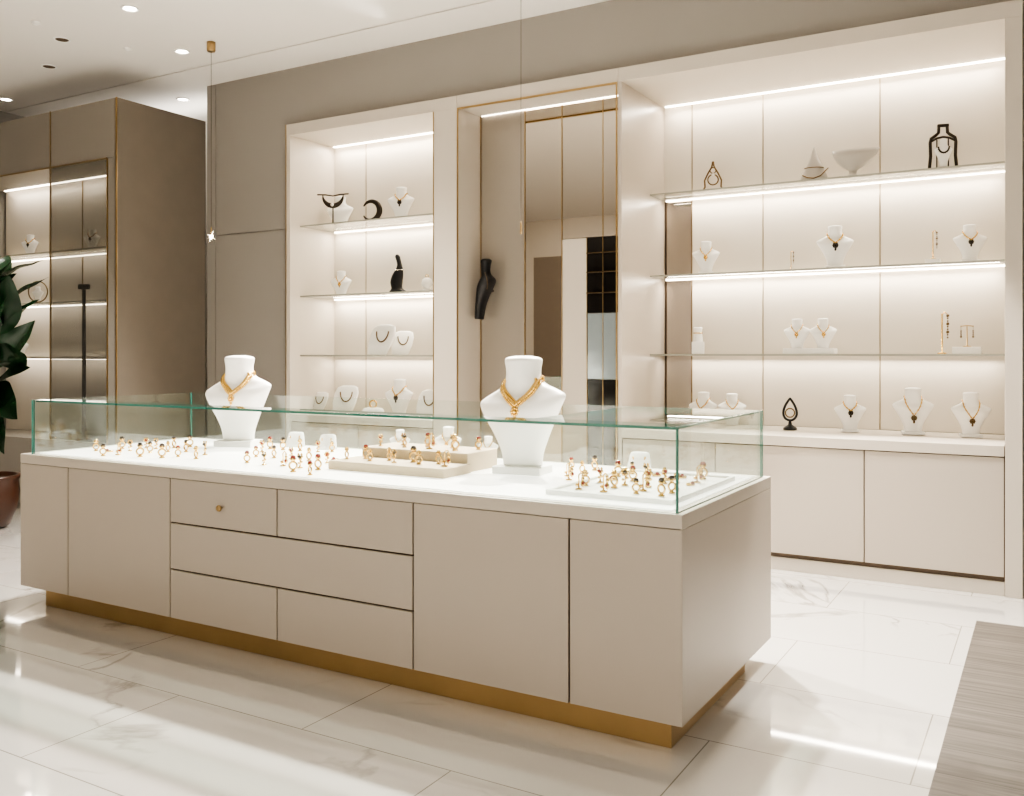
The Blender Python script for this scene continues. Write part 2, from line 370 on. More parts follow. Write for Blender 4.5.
# far cabinet
kx1=-6.2; ky0=4.555; ky1=5.415; kt=3.23
ox1=XY(108,ky0)
pk=[pbox('side_panel',kx1-.03,kx1,ky0,ky1,0,kt,M_taupe,.002,'taupe brown side panel'),
    pbox('header',-8.45,kx1-.031,ky0,ky1,2.77,kt,M_taupe2,.002),
    pbox('front_stile',ox1,kx1-.031,ky0,ky0+.05,0,2.769,M_taupe2,.002),
    pbox('base',-8.45,ox1-.001,ky0,ky1-.4,0,.55,M_taupe2,.002),
    pbox('back_panel',-8.45,kx1-.032,5.02,5.05,.55,2.77,M_niche,0),
    pbox('inner_side',ox1,ox1+.02,ky0+.051,5.019,.55,2.769,M_niche,0),
    pbox('brass_trim',kx1-.012,kx1+.003,ky0-.006,ky0-.0005,0,kt,M_brass,0),
    pbox('brass_trim',ox1-.008,ox1,ky0-.008,ky0+.004,.55,2.77,M_brass,0),
    pbox('brass_trim',-7.047,-7.037,ky0-.008,ky0+.004,.55,kt,M_brassdull,0),
    pbox('brass_trim',-8.45,ox1-.013,ky0-.008,ky0-.001,2.765,2.778,M_brassdull,0),
    pbox('brass_seam',-7.3,-7.295,5.012,5.02,.55,2.77,M_brassdull,0),pbox('brass_seam',-6.8,-6.795,5.012,5.02,.55,2.77,M_brassdull,0),
    glass_pane('glass_door',-7.034,ox1-.014,ky0-.004,ky0+.002,.56,2.764,M_doorglass,M_brassdull,'grey tinted glass door'),
    led(-8.4,ox1-.02,4.98,2.77)]
thing('tall_wall_cabinet','tall taupe wall cabinet with brass edges and lit shelves','display cabinet',(-7.3,4.95,0),pk,world=True)
arealight(-8.3,ox1-.05,4.95,2.74,4)
for z in (2.12,1.69,1.22):
    sp=[glass_pane('shelf_panel',-8.4,ox1-.004,4.72,5.008,z-.012,z,M_shelf,M_shelfedge),
        pbox('light_strip',-8.38,ox1-.03,4.985,4.995,z-.018,z-.012,M_led,0,'glowing warm white light strip')]
    thing('glass_shelf','glass shelf in the tall taupe cabinet','shelf',(-7.3,4.86,z-.012),sp,world=True,group='glass display shelves')
    arealight(-8.3,ox1-.05,4.93,z-.03,1.8)

# ------------------------------------------------------------ jewelry busts
BPc=[(0.03,.082,.052,0,.010),(.09,.092,.056,0,.006),(.16,.122,.063,0,.0),(.22,.156,.068,0,-.006),(.265,.182,.068,0,-.006),(.292,.196,.060,0,-.002),
    (.308,.195,.052,0,.003),(.322,.176,.048,0,.008),(.338,.144,.050,0,.012),(.354,.110,.054,0,.016),(.374,.086,.058,0,.018),(.40,.075,.059,0,.018),(.43,.074,.060,0,.018),
    (.458,.078,.063,0,.018),(.469,.076,.061,0,.018),(.477,.060,.049,0,.018),(.482,.03,.024,0,.018)]
def smoothprof(P,m=4):
    out=[]
    for i in range(len(P)-1):
        p0=P[max(0,i-1)];p1=P[i];p2=P[i+1];p3=P[min(len(P)-1,i+2)]
        for j in range(m):
            t=j/m
            row=[p1[0]*(1-t)+p2[0]*t]
            for k in range(1,5):
                d1=(p2[k]-p0[k])/(p2[0]-p0[0])*(p2[0]-p1[0]); d2=(p3[k]-p1[k])/(p3[0]-p1[0])*(p2[0]-p1[0])
                h00=2*t**3-3*t*t+1;h10=t**3-2*t*t+t;h01=-2*t**3+3*t*t;h11=t**3-t*t
                row.append(h00*p1[k]+h10*d1+h01*p2[k]+h11*d2)
            out.append(tuple(row))
    out.append(P[-1]); return out
BP=smoothprof(BPc)
def prof(z):
    for a,b in zip(BP[:-1],BP[1:]):
        if a[0]<=z<=b[0]:
            f=(z-a[0])/(b[0]-a[0]); return [a[i]*(1-f)+b[i]*f for i in range(5)]
    return BP[-1]
NE=2.25
T_white=mesh('torso',M_white,lambda bm:add_loft(bm,BP,48,n=NE))
B_white=mesh('base_plate',M_white,lambda bm:add_box(bm,-.105,.105,-.07,.08,0,.032,.004),False)
def tilt_shoulders(me):
    # one shoulder raised, the other dropped ; neck and foot stay upright
    me=me.copy()
    for v in me.vertices:
        z=v.co.z; w=max(0,min(1,(z-.12)/.16))*max(0,min(1,(.44-z)/.08))
        v.co.z+= .10*v.co.x*w
        v.co.y+= -.12*v.co.x*w
    return me
def surf(x,z,off,front=True):
    _,rx,ry,cx,cy=prof(z)
    q=max(0,1-(abs(x)/rx)**NE)**(1/NE)
    return cy-(ry*q+off)*(1 if front else -1) if q>0 else cy
def neckpath(drop,n=72,amp=.080,zt=.388,off=.005,pw=1.1):
    pts=[]
    for i in range(n):
        p=2*math.pi*i/n
        if p>math.pi: p-=2*math.pi
        c=math.cos(p); s=math.sin(p); f=max(0,1-abs(p)/(math.pi/2))
        z=zt-drop*(f**pw); x=amp*s*(1+.18*max(0,c))
        pts.append((x,surf(x,z,off,c>=0),z))
    return pts
def chain(ma,drop,r,n=72,name='chain'):
    def f(bm):
        P_=neckpath(drop,n,off=r*.8)
        add_tube(bm,P_,r*.6,6,True)
        for i,p in enumerate(P_): add_ball(bm,p,r*(1.15 if i%2 else .8),1)
    return mesh(name,ma,f)
def collar(ma,drop):
    # chunky braid : tightly packed beads with smaller beads hugging both edges
    def f(bm):
        P_=neckpath(drop,88,off=.004,pw=1.02); n=len(P_)
        for i,p in enumerate(P_):
            a=P_[(i-1)%n]; b=P_[(i+1)%n]
            t=Vector((b[0]-a[0],0,b[2]-a[2]))
            front=math.cos(2*math.pi*i/n)>.05
            add_ball(bm,(p[0],p[1]-(.004 if front else 0),p[2]),.0092 if i%2 else .0078,1)
            if t.length<1e-6 or not front: continue
            t.normalize(); nn=Vector((-t.z,0,t.x))
            if nn.z>0: nn=-nn
            for d_,r_ in ((.0105,.0078 if i%2 else .0062),(-.009,.0065 if i%2 else .005)):
                x=p[0]+nn.x*d_; z=p[2]+nn.z*d_
                add_ball(bm,(x,surf(x,z,.004),z),r_,1)
    return mesh('chain',ma,f)
def pendant(ma,drop,s=1):
    p=neckpath(drop,72)[0]
    def f(bm):
        for k in range(8):
            a=k*math.pi/4
            add_ball(bm,(p[0]+.011*s*math.cos(a),p[1]-.003,p[2]-.012*s+.011*s*math.sin(a)),.0055*s,1,(1,.6,1))
        add_ball(bm,(p[0],p[1]-.005,p[2]-.012*s),.007*s,2)
        add_ball(bm,(p[0],p[1]-.003,p[2]-.032*s),.006*s,1,(1,.7,1.6))
    return mesh('pendant',ma,f)
C_big=tilt_shoulders(collar(M_gold,.105)); P_big=tilt_shoulders(pendant(M_gold,.116,1.3)); T_big=tilt_shoulders(T_white)
C_gold=chain(M_gold,.13,.010,44); P_gold=pendant(M_gold,.13,2.0)
C_dark=chain(M_gold,.11,.011,36); P_dark=pendant(M_dark,.11,2.2)
C_long=chain(M_gold,.19,.009,44); P_long=pendant(M_bronze,.19,2.0)
def bust(loc,h,rot,kind='gold',label=None,name='necklace_bust',plate=True,group=None):
    ps=[part('torso',T_big if kind=='big' else T_white)]
    if plate: ps.append(part('base_plate',B_white))
    loc=list(loc)
    if not plate: loc[2]-=.03*h/.48
    K={'gold':(C_gold,P_gold),'dark':(C_dark,P_dark),'long':(C_long,P_long),'big':(C_big,P_big),'bare':None}[kind]
    if K: ps.append(part('necklace',K[0],(0,0,0),None,[part('pendant',K[1])]))
    return thing(name,label or 'white necklace display bust','necklace display',loc,ps,rot,h/.482,group)
ZD=.758
xx_,yy_=on_z(238,446,ZD)
bust((xx_,min(yy_,3.56),ZD),.485,math.radians(20),'big','tall white bust wearing an ornate gold necklace in the counter')
xx_,yy_=on_z(522,473,ZD)
bust((xx_,yy_,ZD),.485,math.radians(7),'big','tall white bust wearing an ornate gold necklace in the counter')

# ------------------------------------------------------------ other display templates
def circ(R,n=24,a0=0,a1=2*math.pi,z=0,y=0,closed=True):
    m=n if closed else n-1
    return [(R*math.cos(a0+(a1-a0)*i/m),y,z+R*math.sin(a0+(a1-a0)*i/m)) for i in range(n)]
ringband=mesh('ring_band',M_gold,lambda bm:(add_tube(bm,circ(.0120,20,z=.020),.0034,6,True),add_lathe(bm,[(.003,.033),(.008,.037),(.009,.041),(.004,.042)],12),[add_ball(bm,(.008*math.cos(k),.008*math.sin(k),.042),.0036,1) for k in (0,1.57,3.14,4.71)]))
ringfoot=mesh('ring_foot',M_gold,lambda bm:add_lathe(bm,[(.010,0),(.010,.003),(.005,.005),(.004,.009)],14))
gem_me=[mesh('gem',ma_,lambda bm:add_lathe(bm,[(.004,.041),(.0090,.045),(.0075,.051),(.003,.053)],8)) for ma_ in (M_red,M_onyx,M_gem)]
ringgem2=mesh('gem',M_gold,lambda bm:add_ball(bm,(0,0,.047),.008,1,(1,1,.8)))
stem=mesh('stem',M_gold,lambda bm:(add_lathe(bm,[(.010,0),(.010,.003),(.004,.005),(.003,.010)],14),add_tube(bm,[(0,0,.008),(.002,0,.02),(0,0,.035)],.0028,6)))
clust=mesh('flower_cluster',M_gold,lambda bm:([add_ball(bm,(.009*math.cos(k*1.047),.003*math.sin(k*2),.040+.009*math.sin(k*1.047)),.0058,1,(1,.6,1)) for k in range(6)],add_ball(bm,(.007,0,.022),.005,1),add_ball(bm,(-.006,0,.017),.0045,1)))
clustgem=[mesh('gem',ma_,lambda bm:add_ball(bm,(0,-.004,.040),.0064,1)) for ma_ in (M_red,M_onyx)]
hook=mesh('hook_stand',M_gold,lambda bm:(add_lathe(bm,[(.011,0),(.011,.003),(.003,.005),(.0024,.010)],14),add_tube(bm,[(0,0,.008),(0,0,.045),(.006,0,.052),(.013,0,.048)],.0024,6)))
leafd=mesh('leaf_drop',M_gold,lambda bm:(add_ball(bm,(.013,0,.042),.005,1),add_ball(bm,(.013,0,.032),.0065,1,(1,.5,1.2)),add_ball(bm,(.013,0,.018),.009,1,(.9,.5,1.2)),add_ball(bm,(-.006,0,.014),.006,1)))
leafg=mesh('gem',M_red,lambda bm:add_ball(bm,(.013,-.004,.019),.0055,1))
flatr=mesh('ring_band',M_gold,lambda bm:(add_tube(bm,[(.012*math.cos(i*.4),.012*math.sin(i*.4),.0042) for i in range(16)],.0040,6,True)))
flatg=mesh('gem',M_red,lambda bm:add_ball(bm,(0,-.012,.010),.007,1))
placed=[]
nm={0:'gold flower earring with dark gem on a stem',1:'gold ring with amber red gem on a small foot',2:'gold ring with round gold dome on a small foot',3:'gold ring with black onyx on a small foot',4:'gold ring with red gem lying flat',5:'gold leaf drop earring hanging on a small hook'}
def ring(x,y,z,grp,i,s=1.0,lim=None):
    for _ in range(60):
        bad=[q for q in placed if (q[0]-x)**2+(q[1]-y)**2<.043**2]
        if not bad: break
        x+=random.uniform(-.02,.02); y+=random.uniform(-.012,.012)
        if lim:
            x=max(lim[0],min(lim[1],x)); y=max(lim[2],min(lim[3],y))
    else: return
    placed.append((x,y)); v=random.choice((0,0,1,2,3,1,5,4,0,2,3)); s*=random.uniform(.85,1.15)
    rot=random.uniform(-.4,1.3)
    if v==0:
        ps=[part('stem',stem),part('flower_cluster',clust,(0,0,0),None,[part('gem',clustgem[i%2])])]
        thing('gold_earring',nm[0],'earring',(x,y,z),ps,rot,s,grp)
    elif v==5:
        ps=[part('hook_stand',hook),part('leaf_drop',leafd,(0,0,0),None,[part('gem',leafg)])]
        thing('gold_earring',nm[5],'earring',(x,y,z),ps,rot,s,grp)
    elif v==4:
        thing('gold_ring',nm[4],'ring',(x,y,z),[part('ring_band',flatr,(0,0,0),None,[part('gem',flatg)])],rot,s,grp)
    else:
        ps=[part('ring_foot',ringfoot),part('ring_band',ringband,(0,0,0),None,[part('gem',{1:gem_me[0],2:ringgem2,3:gem_me[1]}[v])])]
        thing('gold_ring',nm[v],'ring',(x,y,z),ps,rot,s,grp)
k=0
LA=(-4.30,-3.3,2.80,3.6)
for (u,v) in [(96,451),(110,452),(118,455),(130,451),(140,457),(150,453),(162,458),(168,452),(178,457),(186,452),(196,459),(205,455),(122,449),(156,449),(174,448),(103,456),(146,448),(190,447)]:
    x,y=on_z(u,v,ZD); ring(x,y,ZD,'rings at the far end of the counter',k,1.2,LA); k+=1
LB=(-3.9,-2.71,2.80,3.5)
for (u,v) in [(256,457),(264,465),(274,458),(283,466),(291,459),(300,468),(309,461),(318,470),(327,463),(283,450),(318,452),(270,449),(300,451),(332,452),(247,463),(310,475),(262,452),(293,472),(335,461)]:
    x,y=on_z(u,v,ZD); ring(x,y,ZD,'rings on the bright counter deck',k,1.15,LB); k+=1
# beige stepped tray
tb_=[pbox('lower_step',-2.66,-2.06,2.98,3.18,ZD,ZD+.038,M_tray,.004),pbox('upper_step',-2.64,-2.08,3.181,3.42,ZD,ZD+.08,M_tray,.004)]
thing('jewelry_tray','beige two step jewelry tray','tray',(-2.36,3.22,ZD),tb_,world=True)
for i in range(9): ring(-2.62+i*.064,3.08+(.025 if i%2 else -.025),ZD+.038,'rings on the beige tray',k,1.15,(-2.64,-2.08,3.01,3.14)); k+=1
for i in range(8): ring(-2.59+i*.067,3.29+(.04 if i%2 else -.04),ZD+.08,'rings on the beige tray',k,1.15,(-2.62,-2.10,3.22,3.39)); k+=1
# white tray
def trayf(bm):
    add_box(bm,-.235,.235,-.34,.34,0,.010,.002)
    for b in ((-.235,.235,-.34,-.325),(-.235,.235,.325,.34),(-.235,-.22,-.325,.325),(.22,.235,-.325,.325)): add_box(bm,*b,.010,.018,.001)
solo('jewelry_tray','flat white jewelry tray with raised rim','tray',mesh('tray',M_white,trayf,False),(-1.29,3.17,ZD))
for r_ in range(6):
    for c_ in range(4):
        ring(-1.455+c_*.105+random.uniform(-.015,.015),2.93+r_*.095+random.uniform(-.015,.015),ZD+.0105,'rings on the white tray',k,1.12,(-1.48,-1.10,2.88,3.46)); k+=1
for (x,y) in [(-1.68,3.30),(-1.66,3.40),(-1.75,3.48),(-1.66,3.52),(-1.62,3.2)]: ring(x,y,ZD,'rings on the bright counter deck',k,1.15); k+=1
# small white props at back of counter
wedge=mesh('wedge',M_white,lambda bm:add_loft(bm,[(0,.06,.035,0,0),(.02,.058,.034,0,.002),(.07,.05,.018,0,.018),(.085,.045,.012,0,.022),(.09,.03,.006,0,.022)],28,n=3.5))
wchain=mesh('chain',M_gold,lambda bm:([add_ball(bm,(.03*math.sin(a),-.026+ .024*((.066-.02*abs(math.cos(a)))/.09)+.004,.066-.03*max(0,math.cos(a))),.005,1) for a in [i*.19-1.5 for i in range(17)]]))
for x,y,rz in [(-3.22,3.60,.3),(-3.46,3.62,.4),(-1.5,3.62,.2)]:
    thing('necklace_cushion','small white sloped cushion holding a fine gold chain','necklace display',(x,y,ZD),[part('cushion',wedge,label='white padded wedge'),part('chain',wchain)],rz,.85,'white cushions in the counter')
for x,y,h,kd in [(-2.45,3.58,.16,'gold'),(-2.75,3.60,.13,'gold'),(-2.24,3.60,.12,'gold')]:
    bust((x,y,ZD),h,.3,kd,'small white bust with a fine chain at the counter back',plate=False,group='small busts in the counter')

def at(u,Y,z): return (XY(u,Y),Y,z+.001)
def hpx(px,u,Y): return px*(Y/(C+(u-512)/F*S))/F
# ---- right niche
Y2=5.95
G='small necklace busts on the niche shelves'
def nb(u,z,px,kind,lab,Y=Y2,rot=.25,plate=False):
    bust(at(u,Y,z),hpx(px,u,Y),rot,kind,lab,plate=plate,group=G)
zB=.778
nb(706,RZ[1],33,'gold','small white bust with fine gold necklace',plate=True,Y=5.90)
nb(835,RZ[1],43,'dark','white bust wearing a dark pendant necklace',plate=True,Y=5.92)
nb(970,RZ[1],38,'dark','small white bust with a dark pendant',plate=True,Y=5.92)
nb(703,zB,36,'gold','white bust with gold chain on the worktop',rot=-.1,Y=5.85)
nb(732,zB,34,'gold','white bust with gold chain on the worktop',Y=5.98,rot=.4)
nb(850,zB,37,'dark','white bust with a dark drop pendant',rot=.3,plate=True,Y=5.82)
nb(913,zB,47,'long','white bust with long fine gold necklace',plate=True,Y=5.82)
nb(971,zB,45,'long','white bust with long gold necklace',plate=True,Y=5.80)
blk=lambda w,d,h,n='block':mesh(n,M_white,lambda bm:add_box(bm,-w/2,w/2,-d/2,d/2,0,h,.003),False)
p=at(810,5.93,RZ[2]); solo('display_block','low white display block on the glass shelf','display block',blk(.31,.12,.035),p)
for dx,rz in ((-.080,.1),(.080,.3)): bust((p[0]+dx,5.93,p[2]+.036),.20,rz,'gold','white bust on a low white block',plate=False,group=G)
p=at(967,5.95,RZ[2]); solo('display_block','low white display block on the glass shelf','display block',blk(.15,.10,.04),p)
def tstand(bm):
    add_lathe(bm,[(.03,0),(.03,.006),(.005,.010),(.004,.14),(.004,.15)],16); add_tube(bm,[(-.045,0,.15),(0,0,.155),(.045,0,.15)],.004,8)
def drops(bm):
    for x in (-.04,.04):
        add_tube(bm,[(x,0,.148),(x,-.003,.11)],.0015,5)
        for j in range(4): add_ball(bm,(x,-.003,.115-j*.014),.007+.002*(j==3),1)
ts=mesh('stand',M_brass,tstand); dp=mesh('earring',M_bronze,drops)
thing('earring_stand','gold T shaped earring stand on a white block','earring stand',(p[0],5.95,p[2]+.041),[part('stand',ts),part('earring',dp)],.2,.8)
def tallst(bm):
    add_lathe(bm,[(.022,0),(.022,.005),(.004,.008),(.004,.2),(.006,.205)],14); add_tube(bm,[(0,0,.2),(.012,0,.212),(.026,0,.2)],.003,6)
def talld(bm):
    for j in range(9): add_ball(bm,(.026,-.002,.195-j*.014),.005 if j%3 else .009,1)
tl=mesh('stand',M_gold,tallst); td=mesh('earring',M_bronze,talld)
thing('earring_stand','slim gold stand with long drop earring','earring stand',at(942,5.92,RZ[2]),[part('stand',tl),part('earring',td)],.2,1.15)
p=at(933,5.95,RZ[1]); solo('display_block','small white display block on the glass shelf','display block',blk(.08,.07,.03),p)
thing('earring_stand','slim gold stand with long drop earring','earring stand',(p[0],5.95,p[2]+.031),[part('stand',tl),part('earring',td)],.2,.8)
thing('earring_stand','slim gold stand with drop earring','earring stand',at(791,5.95,RZ[1]),[part('stand',tl),part('earring',td)],.2,.6)
p=at(698,5.90,RZ[2])
thing('ring_tower','white two tier ring tower','ring display',p,[part('tower',mesh('tower',M_white,lambda bm:(add_box(bm,-.035,.035,-.03,.03,0,.07,.003),add_loft(bm,[(.07,.028,.022,0,0),(.13,.022,.016,0,0),(.15,.026,.02,0,0),(.155,.02,.015,0,0)],20)),False)),
   part('ring_band',mesh('ring_band',M_gold,lambda bm:add_tube(bm,[(.025*math.cos(a*.3),.02*math.sin(a*.3),.12) for a in range(21)],.003,6,True)))],.3,1.15)
def wreath(bm):
    # wishbone arch rising to a point with a hoop held inside
    add_tube(bm,[(-.075,0,0),(-.055,0,.035),(-.058,0,.08),(-.035,0,.13),(-.008,0,.175),(-.004,0,.20)],.006,8)
    add_tube(bm,[(.075,0,0),(.055,0,.035),(.058,0,.08),(.035,0,.13),(.008,0,.175),(.004,0,.20)],.006,8)
    add_tube(bm,circ(.036,22,z=.085),.005,6,True)
    add_tube(bm,circ(.020,16,z=.150),.004,6,True)
    add_tube(bm,[(-.075,0,.003),(.075,0,.003)],.005,6)
    add_ball(bm,(0,0,.205),.010,2)
thing('bracelet_stand','antique metal hoop bracelet stand','bracelet stand',at(713,Y2,RZ[0]),[part('hoop_frame',mesh('hoop_frame',M_bronze,wreath)),part('gem',mesh('gem',M_gem,lambda bm:add_ball(bm,(0,-.004,.118),.012,2)))],.3,.95)
def tear(w,h,n=30,z0=.02):
    # closed teardrop outline, point at the top
    return [(w*math.sin(a)*math.sin(a/2),0,z0+h*.5*(1+math.cos(a))) for a in [2*math.pi*i/n for i in range(n)]]
def cone(bm):
    add_loft(bm,[(0,.085,.05,0,0),(.012,.088,.05,0,0),(.05,.075,.04,0,0),(.10,.052,.028,0,0),(.15,.026,.016,0,0),(.20,.010,.007,0,0),(.225,.003,.003,0,0)],32)
thing('necklace_stand','pale pointed cone display with a thin metal hoop','necklace display',at(814,Y2,RZ[0]),[part('cone',mesh('cone',M_bone,cone)),part('hoop',mesh('hoop',M_bronze,lambda bm:(add_tube(bm,[(-.07,-.052,.04),(-.04,-.048,.025),(.0,-.052,.018),(.04,-.052,.032),(.085,-.04,.08)],.004,6),add_tube(bm,[(.058*math.sin(a*.3),-.036*math.cos(a*.3),.09) for a in range(21)],.003,6,True))))],.2,1.0)
def shell(bm):
    secs=[(0,.045,.035,0,0),(.012,.045,.035,0,0),(.025,.018,.015,0,0),(.045,.022,.018,0,0),(.065,.055,.028,.002,0),(.09,.085,.034,.005,0),(.12,.108,.037,.009,0),(.155,.122,.038,.014,0),(.156,.112,.030,.014,0),(.12,.095,.026,.009,0),(.08,.04,.015,.003,0)]
    add_loft(bm,secs,32)
thing('display_bowl','pale wide curved bowl on a small foot','bowl',at(853,Y2,RZ[0]),[part('bowl',mesh('bowl',M_bone,shell))],.1,1.15)
def lant(bm):
    # narrow necked, shouldered frame
    add_box(bm,-.078,.078,-.03,.03,0,.012,.002)
    for s_ in (-1,1):
        add_tube(bm,[(s_*.066,0,.010),(s_*.060,0,.08),(s_*.062,0,.15),(s_*.058,0,.172),(s_*.035,0,.188),(s_*.022,0,.200),(s_*.020,0,.235)],.0085,8)
    add_box(bm,-.028,.028,-.01,.01,.230,.245,.003)
    add_tube(bm,[(-.06,0,.155),(-.03,0,.172),(0,0,.178),(.03,0,.172),(.06,0,.155)],.006,8)
    for x in (-.028,.028): add_tube(bm,[(x,.012,.012),(x,.012,.17)],.0035,6)
thing('necklace_stand','dark bronze shouldered frame holding a pale necklace form','necklace display',at(943,Y2,RZ[0]),[part('frame',mesh('frame',M_dark,lant)),
   part('necklace_form',mesh('necklace_form',M_white,lambda bm:add_loft(bm,[(z*.32+.012,rx*.22,ry*.2,0,-.012) for z,rx,ry,_,_ in BP],24))),
   part('necklace',mesh('necklace',M_dark,lambda bm:[add_ball(bm,(.026*math.sin(a),-.026,.120-.03*math.cos(a)),.006,1) for a in [i*.3-1.5 for i in range(11)]]))],.25,1.12)
def bloop(bm):
    add_lathe(bm,[(.04,0),(.04,.01),(.03,.018),(.012,.03),(.008,.05),(.01,.055)],24)
    add_tube(bm,tear(.05,.13,z0=.055),.007,8,True)
thing('bracelet_stand','black teardrop loop stand on a round foot','bracelet stand',at(790,5.80,zB),[part('loop_stand',mesh('loop_stand',M_black,bloop)),part('bracelet',mesh('bracelet',M_bronze,lambda bm:add_tube(bm,circ(.026,20,z=.10,y=-.004),.004,6,True)))],.2,1.05)

# ---- left niche
Y3=5.66
def nl(u,z,px,kind,lab,rot=.35,plate=False,Y=Y3):
    bust(at(u,Y,z),hpx(px,u,Y),rot,kind,lab,plate=plate,group=G)
nl(340,LZ[0],34,'bare','white bust behind a dark crescent necklace',Y=5.74)
cres=mesh('crescent',M_dark,lambda bm:add_tube(bm,circ(.085,24,math.radians(180),math.radians(360),z=.23,closed=False),[.003+.018*math.sin(math.pi*i/23) for i in range(24)],10))
crg=mesh('gem',M_gem,lambda bm:add_ball(bm,(0,-.018,.150),.014,2))
crs=mesh('post',M_dark,lambda bm:(add_lathe(bm,[(.035,0),(.035,.006),(.006,.012),(.005,.15)],16),add_tube(bm,[(-.13,0,.235),(-.06,0,.232),(0,0,.222),(.06,0,.232),(.13,0,.235)],.006,6)))
thing('necklace_stand','dark crescent collar necklace on a thin post','necklace display',at(333,5.53,LZ[0]),[part('post',crs),part('crescent',cres,(0,0,0),None,[part('gem',crg)])],.35,1.0)
def darkring(bm): add_tube(bm,circ(.055,28,math.radians(-150),math.radians(150),z=.075,closed=False),[.004+.013*math.sin(math.pi*i/27) for i in range(28)],10); add_lathe(bm,[(.03,0),(.03,.008),(.01,.014),(.008,.02)],16)
thing('bracelet_stand','dark open crescent bangle on a small foot','bracelet',at(371,Y3,LZ[0]),[part('bangle',mesh('bangle',M_dark,darkring))],.2,1.35)
nl(401,LZ[0],34,'dark','white bust with a dark pendant necklace',plate=True)
nl(341,LZ[1],27,'gold','small white bust with gold chain')
def flame(bm):
    add_loft(bm,smoothprof([(0,.066,.042,0,0),(.015,.066,.042,0,0),(.035,.042,.032,-.008,0),(.08,.046,.034,-.012,0),(.13,.042,.031,-.002,0),(.17,.028,.023,.010,0),(.20,.018,.017,.012,0),(.235,.017,.016,.004,0),(.262,.018,.016,-.004,0),(.275,.008,.008,-.006,0)],3),28)
thing('sculptural_bust','glossy black slim curved necklace figure','sculpture',at(398,Y3,LZ[1]),[part('figure',mesh('figure',M_black,flame)),part('ring_band',mesh('ring_band',M_silver,lambda bm:add_tube(bm,[(.030*math.cos(a*.3)+.010,.026*math.sin(a*.3),.165) for a in range(21)],.003,6,True)))],.2,1.1)
def orb(bm): add_lathe(bm,[(.035,0),(.035,.02),(.02,.03),(.035,.045),(.045,.07),(.038,.10),(.02,.115),(.005,.118)],24)
thing('ring_holder','small round white ring holder','ring display',at(427,Y3,LZ[1]),[part('holder',mesh('holder',M_white,orb)),part('ring_band',mesh('ring_band',M_gold,lambda bm:add_tube(bm,circ(.012,16,z=.13),.003,6,True)))],.2,.95)
# leaning white boards
TL=Matrix.Rotation(math.radians(-18),4,'X')
def boardf(bm):
    add_loft(bm,[(0,.055,.010,0,0),(.06,.070,.010,.010,0),(.12,.072,.010,.020,0),(.155,.060,.010,.026,0),(.165,.035,.008,.028,0)],32,TL,3.0)
    add_box(bm,-.006,.006,.0,.075,.004,.012,.001)
board=mesh('board',M_white,boardf)
def bchain(bm):
    for i in range(26):
        a=i*.12-1.5; add_ball(bm,TL@Vector((.020+.035*math.sin(a),-.013,.125-.060*max(0,math.cos(a)))),.0046,1)
bch=mesh('necklace',M_bronze,bchain)
def brd(u,z,s,rot,Y=Y3):
    thing('necklace_board','leaning white rounded board with a fine necklace','necklace display',at(u,Y,z),[part('board',board,(0,0,.003)),part('necklace',bch,(0,0,.003))],rot,s,'leaning necklace boards')
brd(377,LZ[2],1.45,.2,5.58); brd(400,LZ[2],1.15,.6,5.70)
brd(342,zB,1.35,.5,5.60); brd(316,zB,1.0,.2,5.62)
def lowpad(bm): add_loft(bm,[(0,.06,.045,0,0),(.02,.06,.045,0,0),(.035,.05,.035,0,0),(.04,.03,.02,0,0)],28,n=3)
thing('ring_pad','small low white pad with a gold ring','ring display',at(373,5.60,zB),[part('pad',mesh('pad',M_white,lowpad)),part('ring_band',mesh('ring_band',M_gold,lambda bm:add_tube(bm,circ(.02,20,z=.058),.005,6,True)))],.3,1.4)
nl(399,zB,39,'dark','small white bust with dark pendant',rot=.1,Y=5.62)
brd(425,zB,1.25,.3,5.60)
# slim black bust seen side on, held by a bracket : depth profile faces along +X
Yb=5.53; tb=Yb/(C+(486-512)/F*S); zb=H+(354-319)*tb/F
hs=hpx(60,486,Yb)/.452
SP=[(0,.024,.05,-.052,0),(.02,.028,.05,-.050,0),(.10,.034,.055,-.038,0),(.18,.046,.065,-.018,0),(.24,.058,.075,.004,0),(.275,.060,.075,.020,0),(.298,.056,.065,.026,0),(.316,.046,.050,.022,0),(.337,.036,.042,.012,0),(.37,.033,.040,.006,0),(.41,.035,.042,.008,0),(.44,.039,.046,.012,0),(.452,.025,.03,.012,0)]
slim=mesh('torso',M_black,lambda bm:add_loft(bm,smoothprof(SP,3),36,n=2.1))
def slcf(bm):
    for i in range(18):
        f=i/17; z=.345-.12*f; add_ball(bm,(.030+.030*math.sin(f*2.4),-.048-.016*math.sin(f*3),z),.0042,1)
slc=mesh('necklace',M_bronze,slcf)
brk=mesh('bracket',M_dark,lambda bm:add_tube(bm,[(0,.03,.22),(0,(my-Yb-.003)/hs,.22)],.010,8))
thing('necklace_bust','slim black velvet side profile bust mounted on a bracket','necklace display',(XY(485,Yb),Yb,zb),[part('torso',slim),part('necklace',slc),part('bracket',brk)],0.0,hs)
